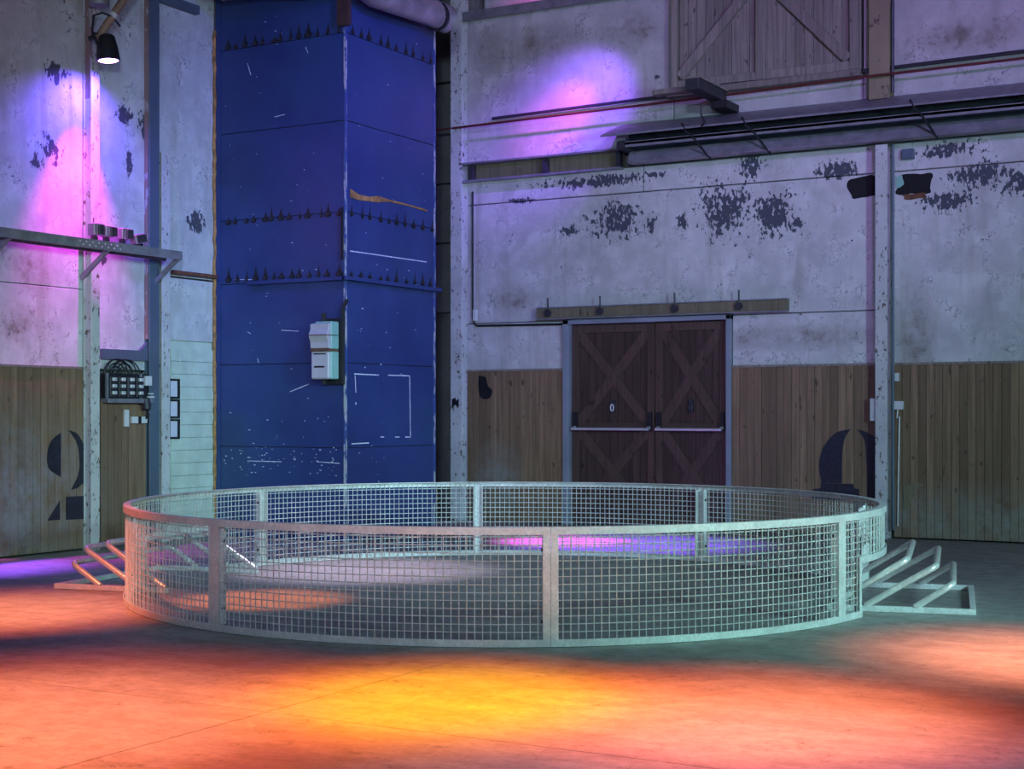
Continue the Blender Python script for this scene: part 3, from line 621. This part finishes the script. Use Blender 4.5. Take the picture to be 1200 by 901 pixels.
# small junction and adaptor boxes on the shelf, not light sources
for i, (p0, p1, hgt) in enumerate(((112, 123, 0.19), (126, 138, 0.18), (145, 157, 0.18), (160, 175, 0.14))):
    y0_, y1_ = LYd(p0, .42), LYd(p1, .42)
    tb = thing('shelf_box', (XL+0.33, (y0_+y1_)/2, zsft+0.012), ['leftmost small box on the steel shelf, lit magenta', 'second small box from the left on the steel shelf', 'third small box from the left on the steel shelf', 'rightmost small box on the steel shelf, tilted upwards'][i], 'lamp', 'small boxes on the steel shelf')
    z0 = zsft+0.012
    if i < 3:
        MB().box(XL+0.30, XL+0.40, y0_, y1_-0.02, z0+0.06, z0+hgt).build('housing', M['steel'], tb, bevel=0.006); MB().box(XL+0.28, XL+0.42, y0_+0.06, y1_, z0+0.07, z0+hgt-0.01).build('front_plate', M['steel_dark'], tb, bevel=0.004)
        MB().box(XL+0.33, XL+0.38, y0_+0.02, y0_+0.07, z0, z0+0.07).build('foot', M['steel_dark'], tb)
    else:
        MB().obox((XL+0.35, (y0_+y1_)/2, z0+0.09), (0.05, 0, 0), (0, 0.085, 0.02), (0, -0.012, 0.05)).build('housing', M['steel'], tb, bevel=0.006)
        MB().obox((XL+0.405, (y0_+y1_)/2, z0+0.09), (0.01, 0, 0), (0, 0.065, 0.015), (0, -0.009, 0.038)).build('front_plate', M['steel_dark'], tb)
        MB().box(XL+0.32, XL+0.38, (y0_+y1_)/2-0.07, (y0_+y1_)/2+0.05, z0, z0+0.04).build('foot', M['black'], tb)
# lamp on strut
LD = 0.42
lp = ls(126, 58, LD)
la = thing('spot_lamp', lp, 'black wall washer lamp glowing violet at the top of the left column', 'lamp')
ax = Vector((0.10, 0.0, -1)).normalized()
prof = [(-0.16, 0.055), (-0.14, 0.085), (0.0, 0.115), (0.12, 0.125), (0.13, 0.112)]
def lathe(c, ax_, prof_, n=20):
    a = ax_.cross(Vector((0, 1, 0.01))).normalized(); b = ax_.cross(a); mm = MB(); vs = []; fs = []
    for (h_, r_) in prof_:
        for j in range(n): vs.append(c+ax_*h_+(a*math.cos(2*PI*j/n)+b*math.sin(2*PI*j/n))*r_)
    for i in range(len(prof_)-1):
        for j in range(n): fs.append((i*n+j, i*n+(j+1) % n, (i+1)*n+(j+1) % n, (i+1)*n+j))
    fs.append(tuple(range(n))); return mm.add(vs, fs)
lathe(lp, ax, prof).build('lamp_head', M['black'], la, smooth=True)
lathe(lp, ax, [(0.118, 0.108), (0.119, 0.05)]).build('lamp_lens_ring', M['glow'], la); lathe(lp, ax, [(0.119, 0.055), (0.1195, 0.001)]).build('lamp_lens', M['glow'], la)
for u in (-1, 1): MB().bar(lp+Vector((0, u*0.12, 0)), lp+Vector((-0.1, u*0.12, 0.17)), 0.012, 0.03).build('yoke_arm', M['black'], la)
MB().bar(lp+Vector((-0.1, -0.12, 0.17)), lp+Vector((-0.1, 0.12, 0.17)), 0.03, 0.012).build('yoke_bridge', M['black'], la)
MB().bar(lp+Vector((-0.1, 0, 0.17)), Vector((XL+0.2, LYd(104, .2), lp.z+0.13)), 0.04, 0.04).build('mounting_arm', M['black'], la)
l2 = ls(112, 20, .3)
MB().tube([lp+Vector((-0.12, -0.1, 0.15)), ls(108, 35, .32), ls(110, 18, .32), ls(120, 15, .36), ls(131, 19, .42), ls(141, 31, .44)], 0.012, 6).build('power_cable', M['black'], la, smooth=True)
lamp_o = lp+ax*0.14
spot('lamp_beam_magenta', lamp_o, lamp_o+Vector((-0.14, -0.05, -1)), (1.0, 0.05, 0.85), 1150, 52, 1.0, 0.05)
spot('lamp_beam_blue', lamp_o, lamp_o+Vector((-0.3, -0.05, -1)), (0.14, 0.06, 1.0), 300, 140, 1.0, 0.05)
# brown strut pipe and wall light above
p_a, p_b = ls(114, 46, .3), ls(158, -20, .55)
sp_ = thing('pipe_strut', p_a, 'slanting copper brown pipe strut rising above the violet lamp', 'pipe')
MB().tube([p_a, p_b], 0.045, 12).build('pipe', M['copper'], sp_, smooth=True)
q = p_a+(p_b-p_a)*0.42
MB().tube([q-(p_b-p_a).normalized()*0.025, q+(p_b-p_a).normalized()*0.025], 0.048, 12).build('white_tape', M['white'], sp_, smooth=True)
tp = ls(116, 3, .3)
MB().tube([tp+Vector((0, 0, -0.03)), tp+Vector((0, 0, 0.1))], 0.11, 14).build('pipe_flange', M['duct'], smooth=True, label='pale round pipe end at the top edge beside the brown column', category='pipe')
# ------------------------------------------------------------------ blue tower
TX = -10.19; TY1 = hx(509, 400, TX)[0]
tw_ = thing('blue_tower', ((XL+TX)/2, (YW+TY1)/2, 0), 'tall square blue painted sheet metal tower in the corner of the hall', 'tower')
MB().box(XL+0.06, TX-0.02, YW+0.02, TY1, 0, 9.0).build('core', M['steel_dark'], tw_)
kz = 1754/17.22/1.0
zz = [0, 1.5-(525-483)/kz, 1.5+(483-425)/kz, 1.5+(483-326)/kz, 1.5+(483-248)/kz, 1.5+(483-141)/kz, 1.5+(483-38)/kz, 8.9]
for i in range(7):
    gp_ = 0.004
    MB().box(XL+0.03, TX-0.012, YW, YW+0.02, zz[i]+gp_, zz[i+1]-gp_).build('front_panel', M['blue'], tw_, bevel=0.003)
    MB().box(TX-0.02, TX, YW+0.012, TY1, zz[i]+gp_, zz[i+1]-gp_).build('side_panel', M['blue'], tw_, bevel=0.003)
M['edge'] = painted('worn_blue_edge', (0.05, 0.10, 0.30), (0.40, 0.42, 0.45), 0.50, 12, stretch=0.3)
MB().box(TX-0.02, TX+0.008, YW-0.008, YW+0.02, 0, 9).build('corner_edge', M['edge'], tw_); MB().box(TX-0.02, TX+0.006, TY1-0.02, TY1+0.02, 0, 9).build('rear_edge', M['edge'], tw_)
MB().box(TX-0.045, TX-0.02, YW-0.03, YW+0.0, zz[4]-0.55, zz[4]+0.05).build('rusty_corner', M['black'], tw_)
MB().box(XL+0.03, XL+0.10, YW-0.012, YW, 0, 9).build('edge_strip', M['blue'], tw_)
zle = zz[3]+0.0
MB().box(hy(293, 330, YW)[0], TX+0.03, YW-0.07, YW, zle-0.025, zle+0.02).build('front_ledge', M['blue'], tw_, bevel=0.004); MB().box(TX, TX+0.07, YW-0.07, TY1+0.08, zle-0.025, zle+0.02).build('side_ledge', M['blue'], tw_, bevel=0.004)
# bolts with black soot tongues above them
rs = random.Random(12)
for zr, off in ((zz[6], 0.03), (zz[4], -0.02), (zz[3], 0.05)):
    mb, ms = MB(), MB()
    def tongue(fn, u):
        h_ = rs.uniform(0.04, 0.16); w2 = rs.uniform(0.025, 0.062)
        ms.prism([(u-w2, 0.0), (u-w2*0.5, -0.03), (u+w2*0.6, -0.025), (u+w2, 0.01), (u+w2*0.4, h_*0.4), (u+w2*0.15, h_), (u-w2*0.4, h_*0.35)], fn, 0.001, 0.003)
    n1 = 13; 
    for i in range(n1):
        x = XL+0.22+(TX-XL-0.32)*i/(n1-1)+rs.uniform(-0.03, 0.03)
        mb.tube([(x, YW, zr+off), (x, YW-0.025, zr+off)], 0.016, 6); tongue(lambda a, b, d: (a, YW-d, zr+off+b), x)
    n2 = 10
    for i in range(n2):
        y = YW+0.12+(TY1-YW-0.2)*i/(n2-1)+rs.uniform(-0.03, 0.03)
        mb.tube([(TX, y, zr+off), (TX+0.025, y, zr+off)], 0.016, 6); tongue(lambda a, b, d: (TX+d, a, zr+off+b), y)
    mb.build('bolt_row', M['steel_dark'], tw_, kind='stuff'); ms.build('soot_marks', M['black'], tw_, kind='stuff')
# orange sealant crack on the side face
pts = [hx(a, b, TX) for a, b in ((410, 226), (420, 231), (432, 233), (442, 233), (455, 235), (468, 238), (480, 241), (500, 247))]
rws = [0.075, 0.05, 0.04, 0.06, 0.02, 0.018, 0.015, 0.02]
top = [(p[0], p[1]+w2*0.6) for p, w2 in zip(pts, rws)]; bot = [(p[0], p[1]-w2*0.7) for p, w2 in zip(pts, rws)][::-1]
MB().prism(top+bot, lambda a, b, d: (TX+d, a, b), 0.0, 0.012).build('sealant_patch', M['foam'], tw_)
# chalk rectangle
M['chalk'] = simple('white_chalk', (0.60, 0.64, 0.72), 0.9, 0, 0.3, 30)
for a, b in (((415, 438), (444, 439.5)), ((455, 439.5), (480, 440.5)), ((480, 441), (481, 511)), ((416, 440), (417, 460)), ((417, 471), (417, 474)), ((446, 512), (450, 512)), ((463, 512), (468, 512)), ((475, 512), (481, 512)), ((410, 294), (500, 307)), ((412, 520), (432, 519))):
    p, q = hx(*a, TX), hx(*b, TX)
    MB().prism(strip(p, q, 0.012), lambda u, v, d: (TX+d, u, v), 0.0, 0.002).build('chalk_line', M['chalk'], tw_)
for a, b in (((275, 327.5), (302, 327.5)), ((330, 387), (350, 388)), ((290, 389), (294, 391)), ((302, 420), (303, 425)), ((340, 459), (362, 450)), ((322, 137), (334, 134)), ((290, 540), (330, 541)), ((372, 541), (398, 543)), ((290, 74), (294, 88)), ((358, 55), (361, 62))):
    p, q = hy(*a, YW), hy(*b, YW)
    MB().prism(strip(p, q, 0.008), lambda u, v, d: (u, YW-d, v), 0.0, 0.002).build('scratch', M['chalk'], tw_)
rc = random.Random(5); mc = MB()
for i in range(120):
    x = rc.uniform(XL+0.15, TX-0.1); z = abs(rc.gauss(0.95, 0.10)) if i < 70 else rc.uniform(0.6, 6.5); L = rc.uniform(0.005, 0.03); h_ = rc.uniform(0.003, 0.012)
    mc.box(x, x+L, YW-0.0015, YW, z, z+h_)
for i in range(50):
    y = rc.uniform(YW+0.1, TY1-0.1); z = rc.uniform(0.6, 6.5); L = rc.uniform(0.005, 0.03)
    mc.box(TX, TX+0.0015, y, y+L, z, z+rc.uniform(0.003, 0.012))
mc.build('paint_chips', M['chalk'], tw_, kind='stuff')
# fuse box on the tower
def ty(px, py, d=0.0): x, z = hy(px, py, YW-d); return x, z
fx0, fx1 = ty(361, 400, .30)[0], ty(382, 400, .30)[0]; fz0, fzm, fz1 = ty(370, 444, .3)[1], ty(370, 410, .3)[1], ty(370, 376, .3)[1]
fb = thing('fuse_box', ((fx0+fx1)/2, YW, fz0), 'old two part enamel fuse box hanging on the blue tower', 'fuse box')
MB().box(fx0+0.02, fx1-0.0, YW-0.20, YW-0.05, fz0, fzm-0.01).build('lower_casing', M['teal'], fb, bevel=0.012)
MB().box(fx0+0.02, fx1-0.0, YW-0.20, YW-0.05, fzm+0.01, fz1).build('upper_casing', M['teal'], fb, bevel=0.012)
MB().box(fx0, fx1, YW-0.25, YW-0.20, fz0, fzm-0.012).build('lower_cover', M['meter'], fb, bevel=0.016)
MB().prism([(0.20, fzm+0.012), (0.245, fzm+0.02), (0.25, fzm+0.09), (0.285, fzm+0.17), (0.25, fz1-0.09), (0.25, fz1-0.03), (0.20, fz1-0.02)], lambda d, z, x: (x, YW-d, z), fx0-0.01, fx1).build('upper_cover', M['meter'], fb, bevel=0.006)
MB().box(fx0, fx1+0.004, YW-0.26, YW-0.06, fzm-0.012, fzm+0.012).build('gasket', M['rust'], fb)
MB().box(fx0-0.012, fx1, YW-0.29, YW-0.07, fzm+0.165, fzm+0.175).build('seam_line', M['rust'], fb)
MB().box(fx0+0.05, fx1-0.06, YW-0.253, YW-0.24, fz0+0.13, fz0+0.15).build('type_plate', M['black'], fb); MB().box(fx0+0.04, fx1-0.04, YW-0.253, YW-0.24, fzm-0.05, fzm-0.035).build('type_plate', M['steel_dark'], fb)
MB().box(fx0+0.03, fx1+0.05, YW-0.05, YW-0.0, fz0-0.06, fz1+0.04).build('backing_board', M['black'], fb)
for x in (fx0+0.09,): MB().tube([(x, YW-0.12, fz1-0.01), (x, YW-0.12, fz1+0.10)], 0.028, 8).build('cable_gland', M['black'], fb, smooth=True); MB().tube([(x, YW-0.12, fz0+0.01), (x, YW-0.12, fz0-0.06)], 0.03, 8).build('cable_gland', M['black'], fb, smooth=True)
MB().tube([(fx1+0.04, YW-0.03, fz0-0.05), (fx1+0.04, YW-0.03, fz1+0.15), (fx1+0.10, YW-0.03, fz1+0.25)], 0.022, 8).build('feed_cable', M['black'], fb, smooth=True)
# ducts at the top of the frame
d_a = ty(425, -24, 0.5); d_b = None
A = Vector((TX+0.3, YW-0.35, ty(415, -22, 0)[1])); 
def td(px, py, c):  y, z = hx(px, py, c); return Vector((c, y, z))
MB().tube([td(400, -38, TX+0.25), td(440, -8, TX+0.25), td(500, 12, TX+0.25), td(516, 19, TX+0.25), td(526, 24, TX+0.30)], 0.17, 18).build('duct', M['duct'], smooth=True, label='wide round grey duct sloping across the top of the blue tower side', category='duct')
dm = td(510, 17, TX+0.25)
MB().tube([dm+Vector((0.0, -0.02, -0.02)), dm+Vector((0, 0.03, 0.0))], 0.19, 18).build('duct_clamp', M['black'], smooth=True, label='black band clamped round the grey duct end', category='clamp')
x0_, z0_ = ty(262, -9, .35); x1_, z1_ = ty(352, -9, .35)
MB().tube([(x0_-0.3, YW-0.35, z0_+0.16), (x0_, YW-0.35, z0_+0.0), ((x0_+x1_)/2, YW-0.35, z0_-0.02), (x1_, YW-0.35, z1_+0.05), (x1_+0.5, YW-0.30, z1_+0.5)], 0.10, 16).build('duct', M['duct'], smooth=True, label='pale duct just dipping into the top of the frame over the tower front', category='duct')
for px, py in ((403, 5),):
    x, z = ty(px, py, 0.02); MB().box(x-0.07, x+0.09, YW-0.06, YW-0.0, z-0.25, z+1.2).build('hanging_strap', M['rust_dark'], tw_)
# ------------------------------------------------------------------ sockets on the right boards
for (a, b, lab) in (((1050, 437, 1055, 447), 0, 'thin white box on the boards just right of the column, above the square one'), ((1049.5, 470, 1060, 480), 1, 'small square white socket on the boards right of the column')):
    MB().box(X(a[0]), X(a[2]), YB-0.075, YB-0.02, Z(1055, a[3]), Z(1055, a[1])).build('socket', M['white'], bevel=0.006, label=lab, category='socket')
MB().tube([(X(1053), YB-0.035, Z(1053, 480)), (X(1052), YB-0.035, Z(1053, 490)), (X(1055), YB-0.035, Z(1053, 488)), (X(1054), YB-0.035, 0.9), (X(1053), YB-0.035, 0.15)], 0.01, 6).build('cable', M['galv'], smooth=True, label='thin pale cable falling down the boards below the square socket', category='cable')
# ------------------------------------------------------------------ round mesh enclosure
CX, D, R, TOPZ, PHI = -0.057, 12.647, 3.126, 0.7686, 5.60
def rp(deg, r, z):
    a = math.radians(deg); return cw(CX+r*math.sin(a), D-r*math.cos(a), z)
ring = thing('mesh_enclosure', cw(CX, D, 0), 'large round galvanised wire mesh enclosure standing on the hall floor', 'enclosure')
def arcbox(deg0, deg1, r0, r1, z0, z1, seg=None):   # solid curved bar
    seg = seg or max(2, int(abs(deg1-deg0)/2.2)); m_ = MB(); vs = []; fs = []
    for i in range(seg+1):
        a = deg0+(deg1-deg0)*i/seg
        vs += [rp(a, r0, z0), rp(a, r1, z0), rp(a, r1, z1), rp(a, r0, z1)]
    for i in range(seg):
        for j in range(4): fs.append((i*4+j, i*4+(j+1) % 4, i*4+4+(j+1) % 4, i*4+4+j))
    fs += [(0, 1, 2, 3), tuple(seg*4+j for j in range(4))]
    return m_.add(vs, fs)
def dr(x): return math.degrees(x/R)
RH = 0.050
PW = 0.050; CELL = 0.0505; RM = R-0.022; WR = 0.0039
Z_MID = 0.395
def vpost(a0_, a1_, z0, z1, name='upright', flange=None, holes=True):
    u = arcbox(a0_, a1_, R-0.014, R-0.006, z0, z1, 2).build(name, M['galv'], ring)
    if flange is not None:
        f_ = arcbox(flange-dr(0.003), flange+dr(0.003), R-0.072, R-0.008, z0, z1, 1).build('upright_flange', M['galv'], u)
    return u
for k_ in range(8):
    s0, s1 = PHI+45*k_, PHI+45*(k_+1); gsm = dr(0.0012)
    tr_ = arcbox(s0+gsm, s1-gsm, R-0.006, R, TOPZ-RH, TOPZ).build('top_rail', M['galv'], ring, smooth=False)
    arcbox(s0+gsm, s1-gsm, R-0.055, R-0.006, TOPZ-0.006, TOPZ).build('rail_flange', M['galv'], tr_)
    op = None
    if k_ == 1: op = (57.0, 93.2)
    if k_ == 5: op = (360-119.5, 360-92.0)
    spans = [(s0, s1)] if not op else [(s0, op[0]), (op[1], s1)]
    for (a, b) in spans:
        br = arcbox(a+gsm, b-gsm, R-0.006, R, 0.004, RH).build('bottom_rail', M['galv'], ring)
        arcbox(a+gsm, b-gsm, R-0.055, R-0.006, 0.004, 0.010).build('rail_flange', M['galv'], br)
    # uprights at both ends of the panel
    vpost(s0+gsm, s0+dr(PW), RH, TOPZ-RH, flange=s0+dr(PW-0.003)); vpost(s1-dr(PW), s1-gsm, RH, TOPZ-RH, flange=s1-dr(PW-0.003))
    if op:
        mr = arcbox(op[0], op[1], R-0.006, R, Z_MID, Z_MID+RH).build('raised_rail', M['galv'], ring)
        arcbox(op[0], op[1], R-0.055, R-0.006, Z_MID, Z_MID+0.006).build('rail_flange', M['galv'], mr)
        vpost(op[0]-dr(PW*0.8), op[0], 0.0, Z_MID+RH, flange=op[0]-dr(0.006)); vpost(op[1], op[1]+dr(PW*0.8), 0.0, Z_MID+RH, flange=op[1]+dr(0.006))
    # bolts through the flanges
    for zb_ in (0.16, 0.62):
        for sg in (-1, 1):
            MB().tube([rp(s0+sg*dr(PW-0.003), R-0.045, zb_), rp(s0+sg*dr(PW+0.008), R-0.045, zb_)], 0.0115, 8).build('bolt', M['black'], ring)
    # wires
    m_ = MB(); a = s0+dr(PW*0.6); n_ = int(round((s1-s0-2*dr(PW*0.6))/dr(CELL))); st = (s1-s0-2*dr(PW*0.6))/n_
    for i in range(n_+1):
        az = s0+dr(PW*0.6)+i*st
        zlo = 0.012
        if op and op[0]-0.2 < az < op[1]+0.2: zlo = Z_MID+0.01
        o_ = 0.0022*(1 if i % 2 else -1)
        m_.tube([rp(az, RM+o_, zlo), rp(az, RM+o_, TOPZ-0.008)], WR, 5, cap=False)
    nh = int((TOPZ-0.02)/CELL)
    for j in range(nh+1):
        z = 0.045+j*CELL
        if z > TOPZ-0.012: break
        segs = [(s0+dr(0.01), s1-dr(0.01))]
        if op and z < Z_MID+0.01: segs = [(s0+dr(0.01), op[0]), (op[1], s1-dr(0.01))]
        for (a, b) in segs:
            if b-a < 0.6: continue
            q_ = max(2, int((b-a)/1.4))
            m_.tube([rp(a+(b-a)*i/q_, RM-0.0060 if j % 2 else RM-0.0045, z) for i in range(q_+1)], WR, 5, cap=False)
    m_.build('wire_mesh', M['galv_w'], ring, smooth=True, kind='stuff')
# ------------------------------------------------------------------ bicycle racks
def rack(Fc, ang, sgn, length, label):
    """Fc: front outer corner in viewpoint metres; sgn +1 = outer end to the right"""
    a = math.radians(ang); U = Vector((math.cos(a), -math.sin(a)))*-sgn; V = Vector((math.sin(a), math.cos(a)))
    Wd = 1.64; Fv = Vector(Fc)
    def P(u, v, z): q_ = Fv+U*u+V*v; return cw(q_.x, q_.y, z)
    rk = thing('bicycle_rack', P(length/2, Wd/2, 0), label, 'bicycle rack', 'low bicycle racks at the enclosure')
    b = 0.022
    def sqbar(n_, p, q_): MB().bar(p, q_, 2*b, 2*b).build(n_, M['galv'], rk, bevel=0.003)
    sqbar('front_bar', P(0, b, b+0.002), P(length, b, b+0.002)); sqbar('back_bar', P(0, Wd-b, b+0.002), P(length, Wd-b, b+0.002)); sqbar('end_bar', P(b, 2*b, b+0.002), P(b, Wd-2*b, b+0.002))
    for (ut, zt, ub_) in ((0.162, 0.225, 0.437), (0.283, 0.355, 0.80), (0.49, 0.40, 1.06)):
        ub_ = min(ub_, length-0.02)
        r_ = 0.025
        def fil(p0, c, p1, rad=0.07):
            d0 = (p0-c).normalized(); d1_ = (p1-c).normalized(); s_0 = c+d0*rad; s_1 = c+d1_*rad
            return [s_0*(1-t_)**2+c*2*t_*(1-t_)+s_1*t_**2 for t_ in (0, .2, .4, .6, .8, 1)]
        f0 = P(ub_, b, 2*b); f1 = P(ub_, Wd-b, 2*b); c0 = P(ut, b, zt); c1_ = P(ut, Wd-b, zt)
        pts = [f0]+fil(f0, c0, c1_)+fil(c0, c1_, f1)+[f1]
        MB().tube(pts, r_, 12).build('hoop', M['tube'], rk, smooth=True)
    return rk
rack((3.42, 11.03), 16.5, 1, 1.07, 'low galvanised bicycle rack sticking out of the enclosure on the right')
rack((-3.89, 12.71), 18.0, -1, 1.08, 'low galvanised bicycle rack sticking out of the enclosure on the left')
print('objects', len(bpy.data.objects))
